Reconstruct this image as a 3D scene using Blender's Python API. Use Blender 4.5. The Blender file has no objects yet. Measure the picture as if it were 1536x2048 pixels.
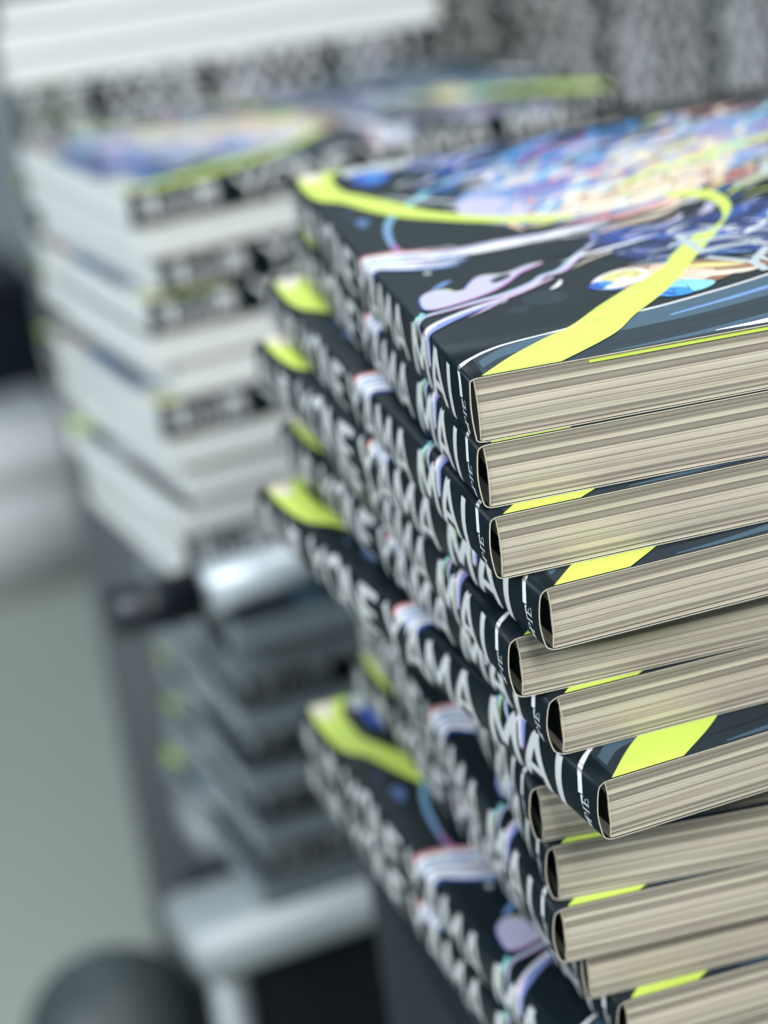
import bpy, bmesh, math, random
from mathutils import Vector, Matrix

random.seed(11)
scn = bpy.context.scene
COL = scn.collection

# ------------------------------------------------------------------ camera
cd = bpy.data.cameras.new("camera"); cam = bpy.data.objects.new("camera", cd); COL.objects.link(cam)
Rm = Matrix(((0.9718364466712641, 0.1866149981219981, -0.1439053973876525),
             (-0.1980729046591284, 0.3160078399492123, -0.9278502947838778),
             (-0.12767554723308366, 0.9302224935823471, 0.34407131102748584)))
CAM = Vector((-0.10070958, -0.49029548, 0.1537567))
m4 = Rm.to_4x4(); m4.translation = CAM; cam.matrix_world = m4
FPX = 4531.63
cd.sensor_fit = 'VERTICAL'; cd.sensor_height = 36.0; cd.lens = FPX / 2048 * 36
cd.clip_start = 0.01; cd.clip_end = 60
cd.dof.use_dof = True; cd.dof.focus_distance = 0.534
cd.dof.aperture_fstop = cd.lens / 1000 / 0.0116
cd.dof.aperture_blades = 0
scn.camera = cam

# ------------------------------------------------------------------ world, lamps, exposure
w = bpy.data.worlds.new("World"); scn.world = w; w.use_nodes = True
bg = w.node_tree.nodes["Background"]
bg.inputs[0].default_value = (0.42, 0.74, 1.0, 1); bg.inputs[1].default_value = 0.065
def area(name, loc, target, sx, sy, power, color):
    ld = bpy.data.lights.new(name, 'AREA'); ld.shape = 'RECTANGLE'; ld.size = sx; ld.size_y = sy
    ld.energy = power; ld.color = color
    o = bpy.data.objects.new(name, ld); COL.objects.link(o); o.location = loc
    o.rotation_euler = (Vector(target) - Vector(loc)).to_track_quat('-Z', 'Y').to_euler()
    return o
area('ceiling_lamp', (-0.05, 0.22, 2.3), (0.0, 0.15, -0.1), 0.8, 0.6, 25, (0.94, 0.99, 1.0))
area('rear_ceiling_lamp', (0.3, 3.3, 2.05), (0.0, 0.5, -0.2), 3.2, 0.8, 32, (0.80, 0.94, 1.0))
area('left_lamp', (-1.7, -0.45, 1.0), (0.0, 0.25, -0.15), 1.2, 0.9, 52, (0.88, 0.96, 1.0))
area('front_lamp', (0.40, -2.3, 1.75), (0.0, 0.1, -0.15), 1.0, 0.8, 92, (0.98, 0.98, 0.95))
scn.view_settings.view_transform = 'Standard'; scn.view_settings.look = 'None'
scn.view_settings.exposure = 0.0; scn.view_settings.gamma = 1.0
scn.view_settings.use_curve_mapping = False

def srgb(r, g, b):
    f = lambda c: (c / 255 / 12.92) if c / 255 <= 0.04045 else ((c / 255 + 0.055) / 1.055) ** 2.4
    return (f(r), f(g), f(b), 1)

# ------------------------------------------------------------------ materials
MATS = {}
def mat(name, col, rough=0.5, noise=0.06, nscale=60, bump=0.0, bscale=300, metal=0.0, spec=0.5, col2=None):
    if name in MATS: return MATS[name]
    m = bpy.data.materials.new(name); m.use_nodes = True; MATS[name] = m
    nt = m.node_tree; b = nt.nodes['Principled BSDF']
    b.inputs['Roughness'].default_value = rough; b.inputs['Metallic'].default_value = metal
    b.inputs['Specular IOR Level'].default_value = spec
    tc = nt.nodes.new('ShaderNodeTexCoord'); n = nt.nodes.new('ShaderNodeTexNoise')
    n.inputs['Scale'].default_value = nscale; n.inputs['Detail'].default_value = 4
    nt.links.new(tc.outputs['Object'], n.inputs['Vector'])
    mx = nt.nodes.new('ShaderNodeMix'); mx.data_type = 'RGBA'
    c = col[:3]
    if col2 is None:
        lo = [x * (1 - noise) for x in c]; hi = [min(1, x * (1 + noise)) for x in c]
    else: lo, hi = c, col2[:3]
    mx.inputs['A'].default_value = (*lo, 1); mx.inputs['B'].default_value = (*hi, 1)
    nt.links.new(n.outputs['Fac'], mx.inputs['Factor']); nt.links.new(mx.outputs['Result'], b.inputs['Base Color'])
    if bump:
        n2 = nt.nodes.new('ShaderNodeTexNoise'); n2.inputs['Scale'].default_value = bscale; n2.inputs['Detail'].default_value = 3
        nt.links.new(tc.outputs['Object'], n2.inputs['Vector'])
        bp = nt.nodes.new('ShaderNodeBump'); bp.inputs['Strength'].default_value = bump; bp.inputs['Distance'].default_value = 0.0004
        nt.links.new(n2.outputs['Fac'], bp.inputs['Height']); nt.links.new(bp.outputs['Normal'], b.inputs['Normal'])
    return m

def page_material(pale=0.0):
    m = bpy.data.materials.new('page_edges' if not pale else 'page_edges_pale'); m.use_nodes = True
    nt = m.node_tree; L = nt.links; N = nt.nodes.new; b = nt.nodes['Principled BSDF']
    b.inputs['Roughness'].default_value = 0.75; b.inputs['Specular IOR Level'].default_value = 0.2
    tc = N('ShaderNodeTexCoord'); sep = N('ShaderNodeSeparateXYZ'); L.new(tc.outputs['Object'], sep.inputs[0])
    # slow waviness of the sheets along the book
    oi = N('ShaderNodeObjectInfo'); rn = N('ShaderNodeVectorMath'); rn.operation = 'MULTIPLY_ADD'; L.new(oi.outputs['Random'], rn.inputs[0]); rn.inputs[1].default_value = (37, 19, 11); rn.inputs[2].default_value = (0, 0, 0)
    mp = N('ShaderNodeMapping'); mp.inputs['Scale'].default_value = (14, 14, 60); L.new(tc.outputs['Object'], mp.inputs[0]); L.new(rn.outputs[0], mp.inputs['Location'])
    n1 = N('ShaderNodeTexNoise'); n1.inputs['Scale'].default_value = 1; n1.inputs['Detail'].default_value = 2; L.new(mp.outputs[0], n1.inputs[0])
    mul = N('ShaderNodeMath'); mul.operation = 'MULTIPLY_ADD'; mul.inputs[1].default_value = 0.0008; mul.inputs[2].default_value = -0.0004
    L.new(n1.outputs['Fac'], mul.inputs[0])
    zz = N('ShaderNodeMath'); zz.operation = 'ADD'; L.new(sep.outputs['Z'], zz.inputs[0]); L.new(mul.outputs[0], zz.inputs[1])
    t = N('ShaderNodeMath'); t.operation = 'MULTIPLY'; t.inputs[1].default_value = -1 / 0.0158; L.new(zz.outputs[0], t.inputs[0])
    cr = N('ShaderNodeValToRGB'); L.new(t.outputs[0], cr.inputs[0])
    br = (0.585, 0.535, 0.455); gr = (0.235, 0.215, 0.186); md = (0.345, 0.315, 0.272); lt = (0.63, 0.59, 0.485); dk = (0.075, 0.06, 0.05)
    stops = [(0.0, lt), (.045, br), (.06, md), (.10, gr), (.13, md), (.17, gr), (.195, md), (.215, lt), (.265, lt), (.28, gr), (.33, md), (.385, gr), (.41, br), (.53, br),
             (.548, gr), (.57, br), (.625, br), (.64, gr), (.655, br), (.685, md), (.70, br), (.725, gr), (.74, br), (.80, lt), (.825, md), (.855, gr), (.885, md), (.90, br), (.93, dk), (.945, lt)]
    e = cr.color_ramp.elements
    while len(e) > 1: e.remove(e[-1])
    e[0].position = 0; e[0].color = (*lt, 1)
    for p, c in stops[1:]:
        q = e.new(p); q.color = (*c, 1)
    # single sheets: very fine lines along the edge
    mp2 = N('ShaderNodeMapping'); mp2.inputs['Scale'].default_value = (3, 3, 3000); 
    cmb = N('ShaderNodeCombineXYZ'); L.new(sep.outputs['X'], cmb.inputs[0]); L.new(sep.outputs['Y'], cmb.inputs[1]); L.new(zz.outputs[0], cmb.inputs[2])
    L.new(cmb.outputs[0], mp2.inputs[0]); L.new(rn.outputs[0], mp2.inputs['Location'])
    n2 = N('ShaderNodeTexNoise'); n2.inputs['Scale'].default_value = 1; n2.inputs['Detail'].default_value = 3; n2.inputs['Roughness'].default_value = .7; L.new(mp2.outputs[0], n2.inputs[0])
    r2 = N('ShaderNodeMapRange'); r2.inputs['From Min'].default_value = .3; r2.inputs['From Max'].default_value = .7
    r2.inputs['To Min'].default_value = .80; r2.inputs['To Max'].default_value = 1.10; L.new(n2.outputs['Fac'], r2.inputs[0])
    mx = N('ShaderNodeMix'); mx.data_type = 'RGBA'; mx.blend_type = 'MULTIPLY'; mx.inputs['Factor'].default_value = 1
    L.new(cr.outputs[0], mx.inputs['A']); L.new(r2.outputs[0], mx.inputs['B'])
    # faint stains / colour drift of the ink in the sheets
    n3 = N('ShaderNodeTexNoise'); n3.inputs['Scale'].default_value = 30; n3.inputs['Detail'].default_value = 5
    mp3 = N('ShaderNodeMapping'); mp3.inputs['Scale'].default_value = (1, 1, 14); L.new(tc.outputs['Object'], mp3.inputs[0]); L.new(mp3.outputs[0], n3.inputs[0]); L.new(rn.outputs[0], mp3.inputs['Location'])
    c3 = N('ShaderNodeValToRGB'); c3.color_ramp.elements[0].position = .35; c3.color_ramp.elements[0].color = (.95, .97, .93, 1)
    c3.color_ramp.elements[1].position = .65; c3.color_ramp.elements[1].color = (1, .955, .94, 1); L.new(n3.outputs['Fac'], c3.inputs[0])
    mx3 = N('ShaderNodeMix'); mx3.data_type = 'RGBA'; mx3.blend_type = 'MULTIPLY'; mx3.inputs['Factor'].default_value = 1
    L.new(mx.outputs['Result'], mx3.inputs['A']); L.new(c3.outputs[0], mx3.inputs['B'])
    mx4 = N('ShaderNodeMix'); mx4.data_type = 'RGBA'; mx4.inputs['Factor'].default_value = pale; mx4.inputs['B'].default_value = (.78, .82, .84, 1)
    L.new(mx3.outputs['Result'], mx4.inputs['A']); L.new(mx4.outputs['Result'], b.inputs['Base Color'])
    bp = N('ShaderNodeBump'); bp.inputs['Strength'].default_value = .5; bp.inputs['Distance'].default_value = .00012
    L.new(n2.outputs['Fac'], bp.inputs['Height']); L.new(bp.outputs['Normal'], b.inputs['Normal'])
    return m
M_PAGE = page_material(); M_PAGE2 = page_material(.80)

INK = {  # printed colours of the cover (albedo)
 'slate': (0.004, 0.010, 0.014), 'slate_light': (0.014, 0.026, 0.038), 'bluegrey': (0.055, 0.105, 0.155), 'blue_pale': (0.16, 0.29, 0.58),
 'dusk': (0.09, 0.16, 0.36), 'letter': (0.575, 0.595, 0.605), 'white': (0.78, 0.79, 0.83), 'lavender': (0.50, 0.48, 0.66), 'periwinkle': (0.20, 0.26, 0.58),
 'yellow': (0.61, 0.76, 0.13), 'blue': (0.03, 0.10, 0.45), 'sky': (0.04, 0.27, 0.66), 'cyan': (0.25, 0.66, 0.74),
 'navy': (0.02, 0.035, 0.14), 'magenta': (0.50, 0.12, 0.42), 'pink': (0.68, 0.30, 0.32), 'peach': (0.78, 0.55, 0.42), 'cream': (0.78, 0.70, 0.56),
 'lime': (0.62, 0.74, 0.28), 'brown': (0.30, 0.14, 0.07), 'grey': (0.50, 0.54, 0.56), 'teal': (0.10, 0.30, 0.33), 'red': (0.55, 0.12, 0.08), 'silver': (0.46, 0.52, 0.56), 'ochre': (0.66, 0.62, 0.24)}
INKS = list(INK)
def ink(n):
    if 'ink_' + n in MATS: return MATS['ink_' + n]
    m = mat('ink_' + n, INK[n], rough=0.29, noise=0.05, nscale=140, bump=0.10, bscale=1600, spec=0.15)
    nt = m.node_tree; tc = [x for x in nt.nodes if x.type == 'TEX_COORD'][0]; oi = nt.nodes.new('ShaderNodeObjectInfo')
    # handling marks: the film on the cover is glossier here and duller there, differently on every copy
    ad = nt.nodes.new('ShaderNodeVectorMath'); ad.operation = 'ADD'; nt.links.new(tc.outputs['Object'], ad.inputs[0]); nt.links.new(oi.outputs['Random'], ad.inputs[1])
    q = nt.nodes.new('ShaderNodeTexNoise'); q.inputs['Scale'].default_value = 22; q.inputs['Detail'].default_value = 6; q.inputs['Roughness'].default_value = .65
    nt.links.new(ad.outputs[0], q.inputs['Vector'])
    r = nt.nodes.new('ShaderNodeMapRange'); r.inputs['From Min'].default_value = .3; r.inputs['From Max'].default_value = .7
    r.inputs['To Min'].default_value = .34; r.inputs['To Max'].default_value = .46
    nt.links.new(q.outputs['Fac'], r.inputs[0]); nt.links.new(r.outputs[0], nt.nodes['Principled BSDF'].inputs['Roughness'])
    return m
M_BOARD = mat('cream_board', (0.60, 0.565, 0.47), rough=.8, noise=.1, nscale=400)

# ------------------------------------------------------------------ mesh helpers
def link(name, me, parent=None):
    o = bpy.data.objects.new(name, me); COL.objects.link(o)
    if parent is not None: o.parent = parent
    return o
def mesh_from(name, verts, faces, mats, midx=None, smooth=False):
    me = bpy.data.meshes.new(name); me.from_pydata(verts, [], faces); me.update()
    for m in mats: me.materials.append(m)
    if midx:
        for p, i in zip(me.polygons, midx): p.material_index = i
    if smooth:
        for p in me.polygons: p.use_smooth = True
    return me
def box_mesh(name, x0, x1, y0, y1, z0, z1, m, bevel=0.0, seg=2):
    bm = bmesh.new(); bmesh.ops.create_cube(bm, size=1)
    bmesh.ops.scale(bm, vec=(x1 - x0, y1 - y0, z1 - z0), verts=bm.verts)
    bmesh.ops.translate(bm, vec=((x0 + x1) / 2, (y0 + y1) / 2, (z0 + z1) / 2), verts=bm.verts)
    if bevel: bmesh.ops.bevel(bm, geom=bm.edges[:], offset=bevel, segments=seg, affect='EDGES')
    me = bpy.data.meshes.new(name); bm.to_mesh(me); bm.free(); me.materials.append(m)
    if bevel:
        for p in me.polygons: p.use_smooth = True
    return me

# ------------------------------------------------------------------ the book
T = 0.01613; TB = T - 0.00030; W = 0.182; LEN = 0.257; CT = 0.00026
def spine_profile(bulge):
    ctrl = [(4, 0), (1.5, 0), (-.55, -.42), (-1.75 * bulge / 2.6 - .1, -2.1), (-bulge, -8.0), (-1.75 * bulge / 2.6 - .1, -13.7), (-.5, -15.4), (1.5, -TB * 1000), (4, -TB * 1000)]
    pts = []
    for i in range(1, len(ctrl) - 2):
        p0, p1, p2, p3 = [Vector(c) for c in ctrl[i - 1:i + 3]]
        for k in range(10):
            t = k / 10
            pts.append(.5 * ((2 * p1) + (-p0 + p2) * t + (2 * p0 - 5 * p1 + 4 * p2 - p3) * t * t + (-p0 + 3 * p1 - 3 * p2 + p3) * t ** 3))
    pts.append(Vector(ctrl[-2]))
    return [p / 1000 for p in pts]
class Wrap:
    """maps flattened jacket coordinates (a, y) in mm and a height h in mm to a point: a > 1.5 lies on the front cover, less goes down the spine"""
    def __init__(s, bulge):
        s.p = spine_profile(bulge); s.d = [0]
        for i in range(1, len(s.p)): s.d.append(s.d[-1] + (s.p[i] - s.p[i - 1]).length)
    def at(s, a, y, h=0):
        a /= 1000; y /= 1000; h /= 1000
        if a >= .0015: return Vector((a, y, h))
        q = .0015 - a
        if q >= s.d[-1]: return Vector((.0015 + (q - s.d[-1]), y, s.p[-1].y - h))
        for i in range(1, len(s.d)):
            if q <= s.d[i]: break
        t = (q - s.d[i - 1]) / (s.d[i] - s.d[i - 1]); P = s.p[i - 1].lerp(s.p[i], t)
        def nrm(j):
            j0 = max(j - 1, 0); j1 = min(j + 1, len(s.p) - 1); v = s.p[j1] - s.p[j0]; return Vector((v.y, -v.x)).normalized()
        n = nrm(i - 1).lerp(nrm(i), t).normalized()
        P = P + n * h
        return Vector((P.x, y, P.y))

def cspline(pts, n=8):
    P = [Vector(p) for p in pts]
    if len(P) < 3: 
        return [P[0].lerp(P[1], k / n) for k in range(n + 1)]
    P = [2 * P[0] - P[1]] + P + [2 * P[-1] - P[-2]]; out = []
    for i in range(1, len(P) - 2):
        p0, p1, p2, p3 = P[i - 1:i + 3]
        for k in range(n):
            t = k / n
            out.append(.5 * ((2 * p1) + (-p0 + p2) * t + (2 * p0 - 5 * p1 + 4 * p2 - p3) * t * t + (-p0 + 3 * p1 - 3 * p2 + p3) * t ** 3))
    out.append(P[-2]); return out

class Art:
    def __init__(s): s.v = []; s.f = []; s.m = []; s.h = 0.006
    def step(s): s.h += 0.00033; return s.h
    def ribbon2(s, left, right, col, n=8, nw=6):
        """surface between two smooth edges"""
        l = cspline(left, n); r = cspline(right, n)
        k = max(len(l), len(r))
        def rs(c):
            d = [0]
            for i in range(1, len(c)): d.append(d[-1] + (c[i] - c[i - 1]).length)
            o = []
            for j in range(k):
                q = d[-1] * j / (k - 1); i = 1
                while i < len(d) - 1 and d[i] < q: i += 1
                o.append(c[i - 1].lerp(c[i], (q - d[i - 1]) / max(d[i] - d[i - 1], 1e-9)))
            return o
        l = rs(l); r = rs(r); h = s.step(); b = len(s.v)
        for A, B in zip(l, r):
            for j in range(nw + 1):
                q = A.lerp(B, j / nw); s.v.append((q.x, q.y, h))
        for i in range(k - 1):
            for j in range(nw):
                a = b + i * (nw + 1) + j; s.f.append((a, a + 1, a + nw + 2, a + nw + 1)); s.m.append(col)
    def stroke(s, pts, wid, col, n=8, smooth=True, nw=2):
        """polyline with a width (number or list) in mm"""
        c = cspline(pts, n) if smooth else [Vector(p) for p in pts]
        if not smooth:
            d = []
            for i in range(len(c) - 1):
                m = max(1, int((c[i + 1] - c[i]).length / 1.0))
                d += [c[i].lerp(c[i + 1], k / m) for k in range(m)]
            c = d + [c[-1]]
        K = len(c); L = []; R = []
        for i, p in enumerate(c):
            t = (c[min(i + 1, K - 1)] - c[max(i - 1, 0)]); t = t.normalized() if t.length else Vector((1, 0)); nn = Vector((-t.y, t.x))
            u = i / (K - 1)
            if isinstance(wid, (list, tuple)):
                q = u * (len(wid) - 1); j = min(int(q), len(wid) - 2); ww = wid[j] + (wid[j + 1] - wid[j]) * (q - j)
            else: ww = wid
            L.append(p + nn * ww / 2); R.append(p - nn * ww / 2)
        h = s.step(); b = len(s.v)
        for A, B in zip(L, R):
            for j in range(nw + 1):
                q = A.lerp(B, j / nw); s.v.append((q.x, q.y, h))
        for i in range(K - 1):
            for j in range(nw):
                a = b + i * (nw + 1) + j; s.f.append((a, a + 1, a + nw + 2, a + nw + 1)); s.m.append(col)
    def blob(s, pts, col, n=6):
        """closed smooth outline on the flat cover, filled from its middle"""
        P = [Vector(p) for p in pts]; K = len(P); out = []
        for i in range(K):
            p0, p1, p2, p3 = P[i - 1], P[i], P[(i + 1) % K], P[(i + 2) % K]
            for k in range(n):
                t = k / n
                out.append(.5 * ((2 * p1) + (-p0 + p2) * t + (2 * p0 - 5 * p1 + 4 * p2 - p3) * t * t + (-p0 + 3 * p1 - 3 * p2 + p3) * t ** 3))
        h = s.step(); b = len(s.v)
        for q in out: s.v.append((q.x, q.y, h))
        s.f.append(tuple(range(b, b + len(out)))); s.m.append(col)
    def glyphs(s, text, y0, a0, h, pitch, wd, st, col):
        """stroke letters: reading direction is -y, letter tops towards +a"""
        G = {'Y': [[(0, 1), (.5, .48)], [(1, 1), (.5, .48)], [(.5, .52), (.5, 0)]],
             'O': [[(.5, 1), (.12, .85), (0, .5), (.12, .15), (.5, 0), (.88, .15), (1, .5), (.88, .85), (.5, 1)]],
             'N': [[(0, 0), (0, 1)], [(0, 1), (1, 0)], [(1, 0), (1, 1)]],
             'E': [[(0, 0), (0, 1)], [(0, .93), (.75, .93)], [(0, .5), (.65, .5)], [(0, .07), (.75, .07)]],
             'A': [[(0, 0), (.5, 1)], [(1, 0), (.5, 1)], [(.2, .3), (.8, .3)]],
             'M': [[(0, 0), (.08, 1)], [(.08, 1), (.5, .28)], [(.5, .28), (.92, 1)], [(.92, 1), (1, 0)]],
             'I': [[(.5, 0), (.5, 1)]],
             '\u7c73': [[(0, .5), (1, .5)], [(.5, 0), (.5, 1)], [(.2, .92), (.38, .6)], [(.8, .92), (.62, .6)], [(.46, .46), (.05, .08)], [(.54, .46), (.95, .08)]],
             '\u5c71': [[(.5, .08), (.5, 1)], [(.05, .06), (.95, .06)], [(.06, .06), (.06, .66)], [(.94, .06), (.94, .66)]],
             '\u821e': [[(.25, 1), (.08, .8)], [(.2, .86), (.92, .86)], [(.02, .6), (.98, .6)], [(.25, .86), (.25, .6)], [(.42, .86), (.42, .6)], [(.59, .86), (.59, .6)], [(.76, .86), (.76, .6)],
                        [(.28, .5), (.05, .2)], [(.2, .42), (.45, .42)], [(.45, .42), (.1, 0)], [(.2, .26), (.34, .2)], [(.55, .46), (.95, .46)], [(.78, .52), (.78, 0)], [(.55, .24), (1, .24)], [(.6, .46), (.56, .24)]]}
        y = y0
        for ch in text:
            if ch == ' ': y -= pitch * .45; continue
            wl = wd if ch not in 'I' else 0.01; ww = wl * (1.18 if ch == 'M' else 1)
            for pl in G[ch]:
                pts = [(a0 + q * h, y - p * ww) for p, q in pl]
                flat = len(pl) == 2 and abs(pl[0][1] - pl[1][1]) < .05
                s.stroke(pts, st * (.72 if flat else 1), col, smooth=(ch == 'O'), nw=4)
            y -= pitch * (ww / wd if ch != 'I' else .3)
    def build(s, wrap):
        vs = [tuple(wrap.at(a, y, h)) for a, y, h in s.v]
        return vs

def cover_art(variant=0):
    A = Art(); S = A.stroke; R = random.Random(5)
    # pale area with its streaks along the foot
    A.ribbon2([(3.6, 15.6), (12.4, 21.6), (25.7, 24.6), (45, 28), (62, 32.4), (88, 41), (120, 59), (181, 95)],
              [(3.0, .4), (10, .4), (20, .4), (35, .4), (60, .4), (90, .4), (130, .4), (181, .4)], 'slate_light', nw=12)
    A.ribbon2([(4.5, 12.5), (12, 20), (22, 23.6), (40, 27), (62, 32), (88, 41), (120, 58), (181, 93)],
              [(4.2, 7), (11, 13.4), (22, 15.6), (40, 16.5), (62, 18), (88, 25), (120, 38), (181, 66)], 'bluegrey')
    S([(34, 1.6), (50, 2.6), (75, 6.5), (110, 15), (140, 26), (181, 44)], [.6, 2.6, 7, 10, 12], 'bluegrey')
    S([(18, 13.5), (40, 15), (62, 17), (88, 24), (120, 37), (150, 52)], [.6, 3, 4, 3.4, 2.6], 'slate_light')
    S([(30, 6.5), (44, 7), (60, 9.4)], [.3, .8, .2], 'slate'); S([(50, 13), (64, 14.5), (80, 18.5)], [.2, .9, .2], 'slate')
    S([(55, 22), (75, 28), (95, 36), (130, 55)], [1, 2.2, 2.2, 1], 'blue_pale')
    S([(60, 3), (74, 3.5), (86, 6), (110, 14)], [.4, 3.2, 4, 7], 'white'); S([(62, 5), (76, 6.5), (92, 12)], [.2, .5, .4], 'navy')
    # thin white line wrapping from the cover down the spine
    S([(-7.0, 9.0), (-4.5, 9.4), (-2, 10.4), (.6, 12.8), (3.6, 16.0), (8, 19.6), (14, 22.6), (25.7, 25.3), (42, 28.6), (60, 32.3), (88, 42), (120, 60)], [2.3, 2.2, 1.9, 1.5, 1.1, 1.1, 1.0, .8, 1.3, 1.1, 1.0, 1.2], 'white', n=10, nw=4)
    S([(-7.3, 8.6), (-9, 8.5), (-10.8, 8.2)], [.8, .45, .15], 'white', nw=3)
    S([(-13.2, 7.6), (-14.4, 7.1), (-15.6, 6.4)], [.2, 1.1, 2.0], 'white', nw=3)
    # faint drops
    for cx, cy, r in ((33, 57, 6), (12, 102, 1.2), (24, 50, 3)):
        A.blob([(cx + r * math.cos(t * .785), cy + r * 1.1 * math.sin(t * .785)) for t in range(8)], 'slate_light' if r > 2 else 'grey')
    for pts in (((6.5, 180), (10.5, 177), (6.8, 168)), ((5, 190), (6.5, 191.5), (7, 189))):
        A.blob(pts, 'dusk')
    # ring
    ring = [(48, 214), (36, 204), (27.7, 192), (19, 179), (13, 162), (10.2, 141), (10.8, 128), (14, 117)]
    S(ring, [3.4, 3.4, 2.6, 2.2, 1.8, 1.6, 1.4, .8], 'cyan'); S(ring[3:], [.8, 1.2, 1.3, 1.0], 'periwinkle'); S(ring[5:7], 1.1, 'magenta')
    S([(20, 206), (30, 192), (42, 180), (58, 176)], [1, 3, 2.4, .5], 'grey'); S([(34, 176), (44, 174), (52, 160)], [1.5, 5, 2], 'grey')
    # big colour burst
    def burst(n, box, ang, ln, wd, cols, bend=.25):
        for _ in range(n):
            x = R.uniform(box[0], box[1]); y = R.uniform(box[2], box[3]); a = math.radians(R.uniform(*ang)); l = R.uniform(*ln); c = R.uniform(-bend, bend) * l
            p0 = Vector((x, y)); d = Vector((math.cos(a), math.sin(a))); nn = Vector((-d.y, d.x))
            pts = [p0, p0 + d * l * .35 + nn * c, p0 + d * l * .7 + nn * c, p0 + d * l]
            pts = [(min(max(q.x, 2), 180), min(max(q.y, 2), 255)) for q in pts]
            w_ = R.uniform(*wd); S(pts, [.3, w_, w_ * .8, .2], R.choice(cols), n=5)
    burst(60, (30, 100, 196, 250), (5, 50), (14, 40), (1, 5), ['blue', 'blue', 'sky', 'navy', 'sky', 'periwinkle', 'navy', 'slate_light', 'lavender'])
    A.blob([(40, 185), (37, 165), (39, 150), (48, 138), (62, 132), (85, 135), (110, 150), (140, 185), (160, 225), (140, 238), (110, 225), (80, 205), (55, 200)], 'blue_pale')
    A.blob([(38, 178), (36, 163), (39, 150), (46, 142), (54, 146), (56, 160), (52, 176), (45, 184)], 'lavender')
    A.blob([(66, 150), (78, 140), (96, 142), (116, 158), (132, 190), (128, 212), (108, 214), (88, 196), (72, 172)], 'cream')
    burst(130, (44, 128, 130, 222), (5, 75), (9, 34), (.6, 3.6), ['cream', 'white', 'white', 'cream', 'pink', 'pink', 'peach', 'lime', 'cyan', 'lavender', 'ochre', 'white', 'sky', 'brown'], .35)
    burst(60, (42, 92, 170, 235), (5, 60), (10, 32), (.8, 3.6), ['sky', 'cyan', 'blue', 'sky', 'white', 'magenta', 'blue', 'navy'], .35)
    burst(60, (100, 168, 150, 250), (0, 80), (12, 40), (.8, 4), ['white', 'cream', 'lavender', 'lime', 'pink', 'grey', 'cyan', 'periwinkle', 'slate_light', 'sky', 'blue'], .35)
    burst(36, (70, 122, 138, 185), (0, 70), (8, 24), (.6, 2.6), ['peach', 'pink', 'cream', 'ochre', 'cream', 'brown', 'red', 'white'], .4)
    burst(44, (116, 178, 88, 162), (10, 90), (10, 32), (.8, 4), ['lavender', 'white', 'grey', 'periwinkle', 'navy', 'slate', 'blue'], .35)
    burst(14, (118, 150, 180, 215), (-10, 40), (12, 22), (1, 3.6), ['pink', 'peach', 'red', 'pink'])
    burst(26, (26, 60, 186, 252), (10, 50), (8, 26), (.5, 2.4), ['slate', 'slate', 'navy', 'lavender', 'grey', 'sky'])
    S([(48, 150), (62, 142), (84, 140), (100, 152)], [1, 6, 5, 1], 'cream'); S([(58, 130), (76, 128), (95, 140)], [1, 5, 1], 'pink')
    S([(74, 128), (90, 132), (104, 150), (118, 158)], [1, 4, 5, 2], 'peach'); S([(66, 118), (84, 122), (100, 136)], [.6, 2.6, .6], 'cream')
    S([(60, 110), (72, 116), (90, 118)], [.4, 1.8, .4], 'peach')
    burst(46, (60, 150, 125, 235), (0, 90), (4, 16), (.15, .6), ['navy', 'slate', 'brown', 'blue', 'white', 'white', 'red'])
    # dark tangle of blue and black strokes
    A.blob([(58, 104), (60, 88), (66, 74), (76, 70), (92, 66), (112, 70), (130, 90), (128, 112), (112, 118), (94, 112), (76, 112)], 'navy')
    burst(36, (58, 100, 72, 112), (-30, 50), (6, 20), (.5, 2.4), ['periwinkle', 'blue', 'navy', 'slate', 'lavender', 'blue', 'slate', 'grey'])
    burst(22, (92, 130, 74, 120), (20, 80), (8, 22), (.6, 3), ['blue', 'lavender', 'navy', 'slate', 'white', 'periwinkle'])
    burst(12, (56, 74, 66, 84), (-10, 30), (8, 16), (.5, 1.6), ['slate', 'grey', 'slate_light', 'periwinkle'])
    S([(62, 104), (74, 98), (84, 96)], [1, 5, 1], 'blue'); S([(66, 92), (72, 94), (80, 93)], [1, 4, 1], 'slate')
    burst(40, (62, 126, 66, 118), (-40, 80), (3, 12), (.2, .8), ['slate', 'white', 'lavender', 'sky', 'slate', 'navy', 'blue_pale'])
    burst(26, (84, 112, 60, 100), (-75, -35), (5, 12), (.6, 1.6), ['white', 'periwinkle', 'white', 'blue', 'blue_pale'])
    burst(18, (50, 82, 68, 88), (0, 30), (5, 12), (.5, 1.8), ['slate_light', 'grey', 'periwinkle', 'bluegrey', 'dusk'])
    # small pale shapes with coloured rims by the ribbon
    A.blob([(46, 58), (48, 64), (53, 69), (60, 71), (70, 68), (78, 62), (84, 54), (80, 47), (70, 43), (58, 48), (50, 53)], 'brown')
    A.blob([(46, 57.5), (47.5, 63), (52, 68), (58, 70), (63, 66), (61, 58), (54, 54), (49, 54)], 'white')
    A.blob([(45, 57), (46.5, 61), (49, 62), (50, 58), (48, 55)], 'blue')
    A.blob([(50, 64), (54, 68), (60, 68), (61, 62), (55, 59), (51, 60)], 'ochre')
    A.blob([(53, 60), (55, 62.5), (57, 61), (55.5, 58.5)], 'white'); A.blob([(48, 59), (50, 62), (52, 59), (50, 57)], 'sky')
    S([(52, 67), (55, 63), (54, 59), (57, 56)], .22, 'slate'); S([(58, 69), (60, 64), (58, 60)], .22, 'slate'); S([(55, 66), (57.5, 66.3)], [.2, .8], 'slate')
    A.blob([(62, 62), (66, 68), (74, 64), (78, 56), (74, 48), (66, 46), (62, 52)], 'peach')
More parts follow.
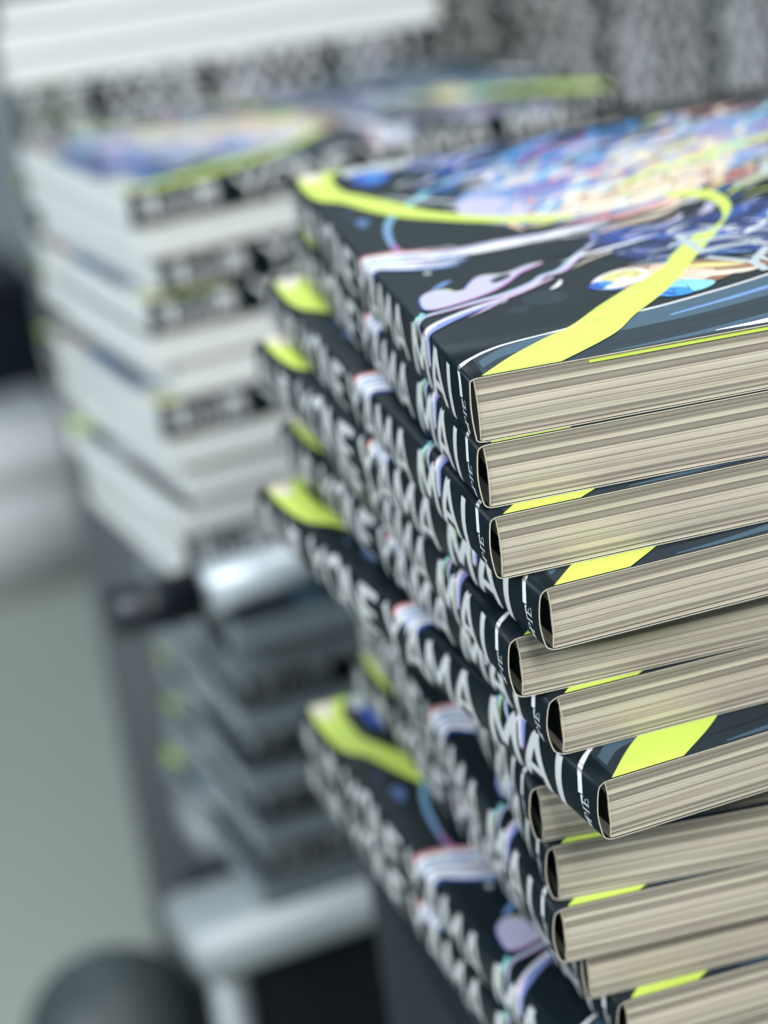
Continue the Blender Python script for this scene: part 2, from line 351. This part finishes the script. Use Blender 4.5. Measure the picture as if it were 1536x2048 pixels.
    A.blob([(68, 66), (76, 66), (84, 60), (91, 54), (93, 50), (86, 50), (80, 53), (74, 58)], 'brown')
    A.blob([(70, 63), (78, 62), (86, 56), (84, 55), (76, 58)], 'ochre'); A.blob([(74, 54), (82, 51), (88, 49), (84, 47), (77, 48), (72, 51)], 'cream'); S([(70, 60), (78, 57), (86, 52.5)], [.2, .7, .2], 'cream')
    S([(63, 58), (67, 55), (66, 52)], 1.6, 'brown'); S([(58, 70.5), (66, 69.5), (74, 67)], [.2, .9, .3], 'white'); S([(46, 55), (50, 52.6), (55, 52)], [.4, 1.4, .3], 'blue_pale')
    A.blob([(60, 47), (64, 51), (70, 49), (74, 43), (68, 38), (60, 40)], 'cyan'); A.blob([(57, 42), (60, 46), (66, 43), (66, 37), (60, 37)], 'sky')
    S([(60, 48), (63, 43), (61, 39)], .3, 'navy'); S([(64, 49), (67, 45), (66, 40)], .3, 'navy'); S([(66, 53), (69, 47), (76, 46), (82, 48)], .35, 'navy')
    S([(50, 51), (57, 45), (62, 38)], [.3, 1.4, 2.0], 'blue')
    # yellow ribbon: foot part
    A.ribbon2([(2.2, .25), (11.9, 11.1), (22.4, 20.4), (31.6, 27.4), (42.8, 40.4), (54.3, 52.2), (66, 63.5), (74.9, 78), (84.7, 91), (92.5, 97), (98, 105), (101.6, 117.6), (102.2, 127.8), (99.8, 134.4), (93, 141)],
              [(21.5, .25), (33.7, 9.9), (40.8, 17), (47.8, 27.2), (56, 36.9), (65.4, 49.3), (79, 71.6), (89.9, 88.6), (97.8, 102.7), (104.1, 115.4), (106.8, 128.2), (106.1, 139.1), (101.9, 143.4), (95, 146)], 'yellow', n=8)
    S([(23.5, 22.4), (29, 25.2), (33, 27.0)], [.1, .35, .1], 'white', nw=2); S([(36, 27.5), (38.2, 28.6), (40.4, 29.6)], [.1, .35, .1], 'slate')
    # yellow ribbon: top right
    S([(181, 228), (160, 207), (147, 198), (127, 189.5), (109, 180.3), (94, 172), (84, 160)], [6, 5, 4.6, 4.2, 3.4, 2.6, .4], 'yellow')
    S([(112, 128), (135, 133), (160, 142), (181, 148)], [.6, 2, 2.4, 3], 'yellow')
    # yellow ribbon: head part
    A.ribbon2([(2.0, 256.6), (.6, 250), (.0, 233), (1.4, 216), (7.6, 205.7), (12.7, 189), (19.4, 173.6), (29, 160.6), (38.3, 149.5), (50, 140), (62, 134)],
              [(18, 256.6), (12.5, 250), (10.4, 238), (10.9, 222), (15.3, 211), (22.3, 193), (28.4, 175.5), (38.3, 160), (48, 149), (57, 142), (64, 135.5)], 'yellow')
    A.blob([(1.9, 256.4), (6, 256.4), (9.5, 256.4), (8.2, 249), (5.5, 243), (2.4, 246)], 'cream')
    # white block at the head and a blue drop
    A.blob([(18.5, 256.4), (30, 256.4), (40, 255.5), (36, 246), (28, 243), (20, 243), (15, 247)], 'grey')
    A.blob([(17, 243), (24, 247), (30, 240), (27, 230), (21, 224), (17, 230)], 'blue'); A.blob([(21, 242), (26, 241), (26, 233), (22, 232)], 'sky')
    # white paint band running over the spine fold
    S([(14, 122), (24, 118.5), (38, 119), (55, 121), (72, 126)], [5, 9, 10, 5, .6], 'lavender')
    S([(10, 119), (24, 117), (38, 117.5), (55, 119), (70, 122)], [3, 5.5, 7, 4, .6], 'white')
    for k, (ya, yb, wd_, c) in enumerate(((131.0, 130, 2.6, 'pink'), (128.6, 127, 3.0, 'white'), (126.0, 124, 1.5, 'sky'), (124.2, 120, 2.8, 'white'), (121.6, 117, 1.6, 'periwinkle'),
                                          (119.6, 113, 2.6, 'white'), (117.4, 109.5, 1.7, 'lavender'), (115.4, 107, 1.9, 'white'), (113.2, 105, 1.2, 'blue'))):
        S([(-3.4 - k % 3 * 1.2, ya + 1.2 + k * .1), (-2.4, ya + .5), (-1.2, ya), (2, ya - .4), (8, (ya + yb) / 2 - .6), (16, yb - 4 + k * .55), (25, 118.5 - k * 1.3)], [.3, wd_ * .8, wd_, wd_, wd_ * 1.2, wd_ * .8, .3], c, nw=4)
    burst(22, (3, 26, 110, 128), (-40, 15), (4, 11), (.25, .9), ['periwinkle', 'sky', 'white', 'slate', 'lavender', 'pink', 'slate_light', 'blue'])
    burst(14, (24, 62, 112, 124), (-10, 20), (6, 14), (.25, .8), ['periwinkle', 'slate', 'slate_light', 'white', 'white'])
    A.blob([(11, 108.5), (14, 107), (20, 106), (22, 104.5), (17, 104), (12, 105.5)], 'blue_pale')
    # bean shaped pale drop, with printing fringes
    bean = [(3.2, 69), (4.6, 77), (8.2, 81.5), (12.2, 80.8), (13.8, 77.2), (16.6, 77.8), (19.5, 83.2), (23.4, 88.4), (29.5, 86.6), (37, 91), (41.5, 91.2), (37.5, 88), (33.5, 84.6), (28, 77), (22, 71), (14, 66.4), (7, 64), (3.6, 64.8)]
    A.blob([(x - .5, y - .4) for x, y in bean], 'blue'); A.blob([(x + .4, y + .3) for x, y in bean], 'lime'); A.blob([(x + .2, y - .7) for x, y in bean], 'magenta'); A.blob(bean, 'lavender')
    A.blob([(9, 83.5), (12, 84.2), (15.8, 89), (13, 88.2)], 'blue_pale')
    A.blob([(26, 79), (30, 82), (31, 85.4), (27.5, 84.8), (24.5, 81)], 'slate')
    # brush strokes sweeping over the spine fold
    for dx, dy, c in ((-.35, -.45, 'magenta'), (.3, .5, 'cyan'), (0, 0, 'lavender')):
        S([(-11.0 + dx, 47 + dy), (-5 + dx, 50 + dy), (-2 + dx, 53.2 + dy), (2 + dx, 58.4 + dy), (8.7 + dx, 60.8 + dy), (17 + dx, 63.6 + dy), (24.8 + dx, 66 + dy), (33.6 + dx, 71.5 + dy), (38, 77 + dy), (44, 80 + dy), (52, 92 + dy), (61.5 + dx, 105.5 + dy)],
          [.3, .8, 1.2, 1.1, 1.2, 1.8, 2.4, 2.7, 1.8, 2.6, 2.0, .3], c, nw=4)
        S([(-8.8 + dx, 42.2 + dy), (-5 + dx, 42.8 + dy), (-2.6 + dx, 43.6 + dy), (1 + dx, 47.6 + dy), (6 + dx, 52 + dy), (14 + dx, 57.4 + dy), (22, 61.4 + dy), (30, 66 + dy), (40, 74 + dy)],
          [.3, 1.2, 2.0, 2.4, 2.5, 2.2, 1.2, .7, .3], c if c != 'cyan' else 'white', nw=4)
    S([(-8, 41.2), (-3, 41.9), (.5, 45.0), (6, 50.1), (14, 55.6), (21, 59)], [.8, 2.2, 2.6, 2.4, 1.5, .2], 'periwinkle', nw=4)
    S([(-9, 43.6), (-4, 44.2), (-1.6, 45.2), (2, 49.4), (7, 53.4), (16, 59), (26, 63.6)], [.6, .9, .9, .8, .7, .6, .2], 'white', nw=4)
    S([(11.5, 50.5), (16, 54.4), (20.5, 58.6), (24, 60.4), (21.5, 57.4)], [.2, .8, 1.2, .4, .2], 'lavender'); S([(10.8, 50.4), (16, 53.6), (21, 57.2)], [.1, .3, .1], 'magenta')
    S([(-3, 57), (-.6, 58.6), (1.6, 60.6), (1.0, 62)], [.5, 1.1, 1.1, .4], 'cyan', nw=3); S([(-5.5, 56), (-2, 56.8), (.8, 58.6)], [.4, .7, .4], 'lime', nw=3)
    A.blob([(36, 63), (38.5, 66.5), (41, 70.4), (40.6, 67.6), (38.6, 64.2)], 'white'); S([(47, 80), (54, 86), (61, 90), (56, 89)], [.3, 1.0, .6, .2], 'cream')
    S([(46, 88), (56, 92), (68, 96), (78, 100)], [.3, 2, 2, .3], 'white'); S([(42, 96), (52, 97), (62, 98)], [.3, 1.4, .3], 'slate_light')
    # large grey capital letters on the cover, set down the page
    for ch, x0, y0 in (('E', 81, 95), ('Y', 80, 67)):
        g = {'E': [[(0, 0), (0, 1)], [(0, .94), (1, .94)], [(0, .5), (.85, .5)], [(0, .06), (1, .06)]], 'Y': [[(0, 1), (.5, .45)], [(1, 1), (.5, .45)], [(.5, .48), (.5, 0)]]}[ch]
        for pl in g: S([(x0 + p[0] * 17, y0 - 22 + p[1] * 22) for p in pl], 2.6, 'silver', smooth=False)
    # spine lettering
    A.glyphs('\u7c73\u5c71\u821e', 253.0, -15.2, 13.0, 13.6, 12.2, 1.8, 'letter')
    A.glyphs('YONEYAMA', 204.5, -15.5, 13.6, 16.4, 13.3, 2.75, 'letter')
    A.glyphs('MA', 62.0, -15.5, 13.6, 17.4, 13.4, 3.1, 'letter')
    A.glyphs('I', 20.8, -15.5, 13.6, 17, 12.2, 3.4, 'letter')
    # small serif word set across the spine: reads from the back cover up
    def serif(pls):
        for (x0, y0, x1, y1, w_) in pls: S([(-13.0 + x0 * 1.15, 4.2 + y0 * 1.15), (-13.0 + x1 * 1.15, 4.2 + y1 * 1.15)], w_ * 1.1, 'grey', n=3, nw=2)
    serif([(0.3, 0, .3, 2.9, .45), (-.1, 0, .8, 0, .2), (-.1, 2.9, .9, 2.9, .2), (.9, 2.85, 1.5, 2.5, .28), (1.5, 2.5, 1.5, 1.9, .34), (1.5, 1.9, .9, 1.45, .28), (.4, 1.42, .9, 1.42, .2),
           (2.5, 0, 2.5, 2.9, .45), (2.1, 0, 2.9, 0, .2), (2.1, 2.9, 2.9, 2.9, .2),
           (3.9, 0, 3.9, 2.9, .45), (3.5, 0, 5.3, 0, .22), (3.5, 2.9, 5.2, 2.9, .22), (5.3, 0, 5.4, .7, .22), (5.2, 2.9, 5.25, 2.3, .2), (4.1, 1.5, 4.8, 1.5, .2), (4.8, 1.2, 4.8, 1.8, .2)])
    return A

def cover_mesh(bulge):
    wr = Wrap(bulge); A = cover_art()
    mats = [ink(n) for n in INKS] + [M_BOARD]; ci = {n: i for i, n in enumerate(INKS)}
    verts = []; faces = []; mi = []
    # board: outer skin, inner skin, rims
    prof = [(W, 0.0), (W * .6, 0.0), (.04, 0.0), (.01, 0.0)] + [(p.x, p.y) for p in wr.p] + [(.01, -TB), (.04, -TB), (W * .6, -TB), (W, -TB)]
    K = len(prof); inner = []
    for i, (x, z) in enumerate(prof):
        a = Vector(prof[max(i - 1, 0)]); b = Vector(prof[min(i + 1, K - 1)]); t = (b - a).normalized(); n = Vector((t.y, -t.x))
        inner.append((x - n.x * CT, z - n.y * CT))
    NY = 8
    ys = [LEN * k / NY for k in range(NY + 1)]
    for y in ys:
        for x, z in prof: verts.append((x, y, z))
        for x, z in inner: verts.append((x, y, z))
    for j in range(NY):
        for i in range(K - 1):
            a = j * 2 * K + i; b = a + 2 * K
            faces.append((a, a + 1, b + 1, b)); mi.append(ci['slate'])
            a += K; b += K
            faces.append((a, b, b + 1, a + 1)); mi.append(ci['slate'])
    for j, o in ((0, 0), (NY, 1)):
        for i in range(K - 1):
            a = j * 2 * K + i; q = (a, a + K, a + K + 1, a + 1)
            faces.append(q if o == 0 else q[::-1]); mi.append(len(INKS))
    for i in (0, K - 1):
        for j in range(NY):
            a = j * 2 * K + i; b = a + 2 * K; faces.append((a, b, b + K, a + K)); mi.append(len(INKS))
    nb = len(faces)
    o = len(verts); verts += A.build(wr)
    faces += [tuple(o + k for k in f) for f in A.f]; mi += [ci[c] for c in A.m]
    me = mesh_from('cover', verts, faces, mats, mi)
    for k, p in enumerate(me.polygons):
        p.use_smooth = (k < nb and mi[k] == ci['slate'])
    # art normals should look out: flip where they point into the board
    bm = bmesh.new(); bm.from_mesh(me); bm.faces.ensure_lookup_table()
    flip = []
    cx, cz = .06, -TB / 2
    for f in bm.faces[nb:]:
        c = f.calc_center_median(); n = f.normal
        out = Vector((c.x - .004 if c.x < .0015 else 0, 0, c.z - cz))
        if n.dot(out) < 0: flip.append(f)
    bmesh.ops.reverse_faces(bm, faces=flip)
    big = [f for f in bm.faces if len(f.verts) > 4]; bmesh.ops.triangulate(bm, faces=big)
    bm.to_mesh(me); bm.free()
    return me

def block_mesh():
    """page block: slightly uneven sheet bundles, so its three cut faces are not dead flat"""
    x0, x1, y0, y1, z0, z1 = 0.0006, W - .0012, .0006, LEN - .0006, -TB + CT + .00005, -CT - .00005
    NZ = 46; R = random.Random(3); verts = []; faces = []
    prev = 0
    NX = 24
    for k in range(NZ + 1):
        z = z1 + (z0 - z1) * k / NZ
        dy = R.uniform(-1, 1) * .00007; dx = R.uniform(-1, 1) * .00010
        bow = .0010 * math.sin(math.pi * k / NZ) * 0
        ring = [(x0 + (x1 + dx - x0) * i / NX, y0 + dy + .00005 * math.sin(i * .9 + k * .35)) for i in range(NX + 1)] + [(x1 + dx, y1 + dy), (x0, y1 + dy)]
        for x, y in ring: verts.append((x, y, z))
    n = NX + 3
    for k in range(NZ):
        for i in range(n):
            a = k * n + i; b = k * n + (i + 1) % n
            faces.append((a, a + n, b + n, b))
    faces.append(tuple(range(n))); faces.append(tuple(NZ * n + i for i in range(n))[::-1])
    # the foot shows the printed bleed of the sheets, fore edge and head are nearly plain paper, the spine side is coloured black for the shade in the gap
    mi = [(1 if f % n == n - 1 else 2 if f % n >= NX else 0) if f < NZ * n else 0 for f in range(len(faces))]
    return mesh_from('page_block', verts, faces, [M_PAGE, mat('spine_gap_shade', (.008, .009, .012), rough=.8), M_PAGE2], mi)

def hinge_mesh(bulge):
    """thin folded end sheet standing between the page block and the hollow spine"""
    pts = []
    for k in range(13):
        t = k / 12; z = -CT - .0002 + (-TB + 2 * CT + .0004) * t
        pts.append((.0002 - -.0 + .0006 * math.sin(math.pi * t) ** .8 * (bulge / 2.6), z))
    verts = []; faces = []
    for y in (.0004, LEN - .0004):
        for x, z in pts: verts.append((x, y, z))
        for x, z in pts: verts.append((x + .00022, y, z))
    K = len(pts); S = 2 * K
    for i in range(K - 1):
        faces += [(i, i + 1, i + K + 1, i + K), (S + i, S + i + K, S + i + K + 1, S + i + 1), (i, i + S, i + S + 1, i + 1), (i + K, i + K + 1, i + K + S + 1, i + K + S)]
    return mesh_from('end_sheet', verts, faces, [M_BOARD])

ME_BLOCK = block_mesh()
ME_BLOCK_PALE = ME_BLOCK.copy(); ME_BLOCK_PALE.materials[0] = M_PAGE2   # printed foot coloured pale too, to brighten the back stacks
ME_BLOCK_SHADED = ME_BLOCK.copy()
for k_ in (0, 2): ME_BLOCK_SHADED.materials[k_] = mat('shaded_paper', (0.24, 0.285, 0.31), rough=.8, noise=.2, nscale=90)  # paper darkened in colour to stand for shade on the lower books
ME_COVER = {b: cover_mesh(b) for b in (1.3, 2.0, 2.6, 3.4)}
ME_HINGE = {b: hinge_mesh(b) for b in (1.3, 2.0, 2.6, 3.4)}

def book(loc, yaw, label, group, bulge=2.6, tilt=(0, 0), grey=False, pale=False):
    o = bpy.data.objects.new('book', None); COL.objects.link(o); o.empty_display_size = .02
    o.location = loc; o.rotation_euler = (math.radians(tilt[0]), math.radians(tilt[1]), math.radians(yaw))
    o['label'] = label; o['category'] = 'book'
    if group: o['group'] = group
    for n, me in (('cover', ME_COVER[bulge]), ('page_block', ME_BLOCK_SHADED if grey else ME_BLOCK_PALE if pale else ME_BLOCK), ('end_sheet', ME_HINGE[bulge])):
        link(n, me, o)
    return o

# ------------------------------------------------------------------ the setting
def struct(name, me):
    o = link(name, me); o['kind'] = 'structure'; return o
M_FLOOR = mat('sage_floor', (0.42, 0.45, 0.40), rough=.6, noise=.05, nscale=3, bump=.05)
M_WALL = mat('wall_paint', (0.36, 0.43, 0.47), rough=.8, noise=.03, nscale=2)
FZ = -1.05
struct('floor', mesh_from('floor', [(-4, -2, FZ), (4, -2, FZ), (4, 5, FZ), (-4, 5, FZ)], [(0, 1, 2, 3)], [M_FLOOR]))
struct('wall', box_mesh('wall', -4, 4, 4.0, 4.1, FZ + .001, 2.5, M_WALL))

# ------------------------------------------------------------------ front stack (measured from the photograph)
G1 = 'art books in the sharp front stack'
front = [  # x, y, yaw, bulge, label
 (0.0000, 0.0000, 0.00, 1.3, 'topmost book of the front stack, its whole colourful front cover in view'),
 (0.0002, -0.0008, 0.4, 2.0, 'second book from the top of the front stack, flush under the topmost book'),
 (0.0000, -0.0060, 3.03, 2.0, 'third book of the front stack, yellow ribbon showing at its far end'),
 (0.0081, -0.0158, 6.62, 2.6, 'fourth book of the front stack, jutting out with a yellow band at its near corner'),
 (0.0020, -0.0038, 2.82, 2.6, 'fifth book of the front stack, set back between two books that jut out'),
 (0.0099, -0.0062, 5.72, 3.4, 'sixth book of the front stack, lying directly on the furthest jutting one'),
 (0.0152, -0.0231, 9.93, 2.6, 'seventh book of the front stack, jutting out furthest, yellow band on its corner'),
 (0.0061, 0.0116, -3.74, 2.6, 'eighth book of the front stack, tucked back under the one jutting furthest'),
 (0.0079, 0.0088, -2.84, 2.6, 'ninth book of the front stack, second below the furthest jutting book'),
 (0.0071, 0.0050, 1.31, 2.6, 'tenth book of the front stack, its pages slightly out of focus near the bottom'),
 (0.0136, 0.0109, 2.38, 1.3, 'eleventh book of the front stack, shifted right with hardly any spine in view'),
 (0.0216, 0.0068, 5.04, 2.6, 'twelfth book of the front stack, at the lower right edge, yellow band on its cover'),
 (0.0096, 0.0047, 7.37, 2.6, 'thirteenth book of the front stack, its cover showing blue ring and white paint'),
 (0.0080, 0.0050, 7.0, 2.6, 'fourteenth book of the front stack, flush below the one showing the ring'),
 (0.0210, 0.0060, 4.5, 2.6, 'fifteenth book of the front stack, in deep shadow at the foot of the picture'),
 (0.0230, 0.0080, 4.0, 2.6, 'sixteenth book of the front stack, lowest dark spine visible at the bottom'),
 (0.0220, 0.0080, 4.5, 2.6, 'seventeenth and lowest book of the front stack, resting on the dark table cloth'),
]
for i, (x, y, a, bl, lab) in enumerate(front):
    book((x, y, -i * T), a, lab, G1, bl)
ZT = -len(front) * T
# the topmost book shows its yellow end paper under the cover
top_book = [o for o in COL.objects if o.name == 'book'][0]
link('end_paper', box_mesh('end_paper', .028, W - .001, .0001, .004, -.00135, -.00075, ink('yellow')), top_book)

# ------------------------------------------------------------------ second stack behind, books turned alternately
T2 = 0.0170
c0 = Vector((-0.040, 0.530)); A2 = 13.0
def turned(corner, ang, z, kind, label, group, jut=0.0, slide=0.0, dyaw=0.0, bulge=2.6, grey=False):
    """corner = near left corner of the stack; kind S shows the spine, P the fore edge, towards the camera"""
    a = math.radians(ang + dyaw); e = Vector((math.cos(a), math.sin(a))); n = Vector((-e.y, e.x))
    c = corner - n * jut + e * slide
    if kind == 'S': p = c + e * LEN; rot = ang + dyaw + 90
    else: p = c + n * W; rot = ang + dyaw - 90
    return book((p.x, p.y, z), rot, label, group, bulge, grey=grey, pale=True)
G2 = 'art books in the blurred stack behind'
ordn = ['first', 'second', 'third', 'fourth', 'fifth', 'sixth', 'seventh', 'eighth', 'ninth', 'tenth', 'eleventh', 'twelfth', 'thirteenth', 'fourteenth', 'fifteenth', 'sixteenth', 'seventeenth', 'eighteenth', 'nineteenth', 'twentieth', 'twenty-first', 'twenty-second', 'twenty-third', 'twenty-fourth']
seq = 'SPSSPPSPPPSS'
ju = [0, .0, .0, .002, .001, .0, -.002, .0, .001, .0, -.004, -.003]
ztop2 = -0.050
for i, k in enumerate(seq):
    lab = ('topmost book of the blurred stack behind, yellow and blue cover in view' if i == 0 else
           '%s book down the blurred stack behind, %s outward' % (ordn[i], 'dark lettered spine' if k == 'S' else 'pale page edges'))
    turned(c0, A2, ztop2 - i * T2, k, lab, G2, jut=ju[i], slide=[0, .002, .009, 0, -.001, .010, -.002, 0, .007, .001, 0, .002][i], dyaw=random.uniform(-1.5, 1.5))
z = ztop2 - len(seq) * T2

# ------------------------------------------------------------------ poster tube lying on the ledge of the second stack
ea = math.radians(A2); E2 = Vector((math.cos(ea), math.sin(ea))); N2 = Vector((-E2.y, E2.x))
M_BLACK = mat('black_board', (.010, .014, .022), rough=.35, noise=.1)
M_SILVER = mat('silver_foil', (.62, .68, .73), rough=.4, metal=.3, noise=.05)
M_GREYPAGE = mat('grey_card', (0.36, 0.385, 0.40), rough=.7, noise=.08, nscale=50)
def frame_empty(name, corner, ang, z, label, cat, group=None):
    o = bpy.data.objects.new(name, None); COL.objects.link(o); o.empty_display_size = .02
    o.location = (corner.x, corner.y, z); o.rotation_euler = (0, 0, math.radians(ang))
    o['label'] = label; o['category'] = cat
    if group: o['group'] = group
    return o
RT = 0.0125
tu = frame_empty('tube', c0 - N2 * .0150 - E2 * .046, A2, z + RT + .0004, 'silver tube with a black cap lying against the blurred stack', 'tube')
def bar(name, x0, x1, r, m, bev):
    bm = bmesh.new(); bmesh.ops.create_cone(bm, cap_ends=True, segments=40, radius1=r, radius2=r, depth=x1 - x0)
    bmesh.ops.rotate(bm, verts=bm.verts, cent=(0, 0, 0), matrix=Matrix.Rotation(math.pi / 2, 3, 'Y'))
    bmesh.ops.bevel(bm, geom=[e for e in bm.edges if any(len(f.verts) > 4 for f in e.link_faces)], offset=bev, segments=3, affect='EDGES')
    bmesh.ops.translate(bm, verts=bm.verts, vec=((x0 + x1) / 2, 0, 0))
    me = bpy.data.meshes.new(name); bm.to_mesh(me); bm.free(); me.materials.append(m)
    for p in me.polygons: p.use_smooth = True
    return me
link('cap', bar('cap', 0, .044, RT, M_BLACK, .001), tu)
link('barrel', bar('barrel', .0442, .150, RT - .0006, M_SILVER, .003), tu)

seq2 = 'PPSPSPSPSP'
GB = 'books below the silver tube'
for i, k in enumerate(seq2):
    lab = '%s book below the silver tube, %s outward' % (ordn[i], 'dark lettered spine' if k == 'S' else 'shaded grey page edges')
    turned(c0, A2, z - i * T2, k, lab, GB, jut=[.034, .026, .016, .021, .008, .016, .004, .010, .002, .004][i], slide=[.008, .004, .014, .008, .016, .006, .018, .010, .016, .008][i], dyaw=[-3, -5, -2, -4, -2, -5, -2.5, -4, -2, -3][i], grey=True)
z -= len(seq2) * T2
M_WHITE = mat('white_laminate', (0.34, 0.38, 0.40), rough=.35, noise=.03, nscale=10)
M_NAVY = mat('navy_cloth', (0.004, 0.011, 0.019), rough=.9, noise=.2, nscale=200, bump=.3, bscale=900)

# low white table under the second stack
tb = frame_empty('table', c0 - N2 * .014 - E2 * .032, A2, FZ, 'low white table under the blurred stack, with a pale leg', 'table')
h = z - FZ
link('rear_rail', box_mesh('rear_rail', .045, .60, .12, .17, h - .026, h - .0004, M_WHITE, .003), tb)
link('front_rail', box_mesh('front_rail', 0, .60, 0, .06, h - .026, h - .0004, M_WHITE, .003), tb)
for (lx, ly) in ((.008, .006), (.565, .006), (.09, .13), (.565, .13)):
    link('leg', box_mesh('leg', lx, lx + .016, ly, ly + .022, 0.001, h - .0265, M_WHITE, .002), tb)
link('front_shade_panel', box_mesh('front_shade_panel', .030, .562, .010, .018, .002, h - .028, M_NAVY), tb)  # dark sheet put in for the shade beneath the table
link('back_shade_panel', box_mesh('back_shade_panel', .030, .562, .115, .123, .002, h - .028, M_NAVY), tb)  # second dark sheet for the same shade under the rails

# table carrying the front stack
t1 = frame_empty('display_table', Vector((.012, -.03)), 3, FZ, 'dark cloth covered table carrying the front stack', 'table')
h1 = ZT - FZ
link('table_cloth', box_mesh('table_cloth', 0, .8, 0, .33, .002, h1 - .0005, M_NAVY, .004), t1)

# ------------------------------------------------------------------ stacks further back, on a charcoal cabinet
M_CHAR = mat('charcoal_laminate', (0.070, 0.082, 0.090), rough=.6, noise=.1, nscale=20)
def ray(u, v):
    return Rm @ Vector(((u - 768) / FPX, -(v - 1024) / FPX, -1.0))
def far_stack(corner, ang, z0, seq, group, word, loose=.003):
    zz = z0
    for i, k in enumerate(seq):
        turned(corner, ang, zz, k, '%s book down the %s, %s outward' % (ordn[i], word, 'dark lettered spine' if k == 'S' else 'pale page edges'),
               group, slide=random.uniform(-loose, loose), jut=random.uniform(-loose, loose) * .7, dyaw=random.uniform(-1.2, 1.2))
        zz -= T2
    return zz
zd = far_stack(Vector((-0.077, 0.840)), 0, .043, 'SSPPPSSSPSPPSPSSPP', 'art books in the far left stack', 'tall stack at upper left')
ze = far_stack(Vector((0.184, 0.905)), 1, .060, 'SSSSSSSSSSS', 'art books in the far middle stack', 'tall stack at top centre', .008)
cb = frame_empty('cabinet', Vector((-.080, .822)), 0, FZ, 'charcoal cabinet behind the blurred stack, carrying the far left stack', 'cabinet')
hc = zd - FZ
link('carcass', box_mesh('carcass', 0, .275, .02, .26, .002, hc - .0004, M_CHAR, .002), cb)
link('door', box_mesh('door', .004, .271, .006, .0195, .03, hc - .03, M_CHAR, .002), cb)
cb2 = frame_empty('cabinet', Vector((.199, .885)), 1, FZ, 'tall charcoal cabinet carrying the stack at top centre', 'cabinet')
hc = ze - FZ
link('carcass', box_mesh('carcass', 0, .275, .02, .23, .002, hc - .0004, M_CHAR, .002), cb2)
link('door', box_mesh('door', .004, .271, .006, .0195, .03, hc - .03, M_CHAR, .002), cb2)
# white carton with a lid standing on the floor, black box behind it
M_CARD = mat('white_card', (0.90, 0.90, 0.92), rough=.6, noise=.03, nscale=8)
def floor_hit(u, v):
    d = ray(u, v); return CAM + d * ((FZ - CAM.z) / d.z)
p = floor_hit(88, 1190)
k = -((p - CAM).dot(Rm.col[2]))
bx = frame_empty('carton', Vector((p.x - .245, p.y)), 8, FZ, 'white carton with an overhanging lid on the floor at the left edge', 'box')
hb = 285 * k / FPX / .95
link('body', box_mesh('body', .01, .34, .01, .30, .001, hb - .06, M_CARD, .004), bx)
link('lid', box_mesh('lid', 0, .355, 0, .31, hb - .075, hb, M_CARD, .012, 3), bx)
bb = frame_empty('crate', Vector((p.x - .315, p.y + .36)), 8, FZ, 'tall black crate behind the white carton at the left edge', 'crate')
link('body', box_mesh('body', 0, .40, 0, .30, .001, hb + .13, M_BLACK, .01), bb)
link('lid', box_mesh('lid', -.006, .406, -.006, .306, hb + .1305, hb + .155, M_BLACK, .006), bb)

# round grey bin, lower left
q = CAM + ray(240, 2075) * 1.36
bn = bpy.data.objects.new('bin', None); COL.objects.link(bn); bn.location = (q.x, q.y, FZ)
bn['label'] = 'dark grey round bin with a domed lid at the lower left'; bn['category'] = 'bin'
M_BIN = mat('grey_plastic', (0.045, 0.060, 0.065), rough=.5, noise=.08, nscale=15)
def lathe(name, prof, m, seg=48):
    v = []; f = []
    for r, zz in prof:
        for k in range(seg): a = 2 * math.pi * k / seg; v.append((r * math.cos(a), r * math.sin(a), zz))
    for i in range(len(prof) - 1):
        for k in range(seg): f.append((i * seg + k, i * seg + (k + 1) % seg, (i + 1) * seg + (k + 1) % seg, (i + 1) * seg + k))
    f.append(tuple(range(seg))[::-1])
    f.append(tuple((len(prof) - 1) * seg + k for k in range(seg)))
    return mesh_from(name, v, f, [m], smooth=True)
hq = q.z - FZ; rr = .056
link('body', lathe('body', [(rr * .82, .001), (rr * .84, .01), (rr * .98, hq - .01), (rr * .98, hq - .002)], M_BIN), bn)
link('lid', lathe('lid', [(rr * 1.02, hq - .006), (rr * 1.02, hq)] + [(rr * math.cos(t * math.pi / 18) + .0005, hq + .0005 + .053 * math.sin(t * math.pi / 18)) for t in range(0, 9)], M_BIN), bn)
print('stack bottom z', z, 'front table z', ZT, 'D', zd, 'E', ze)
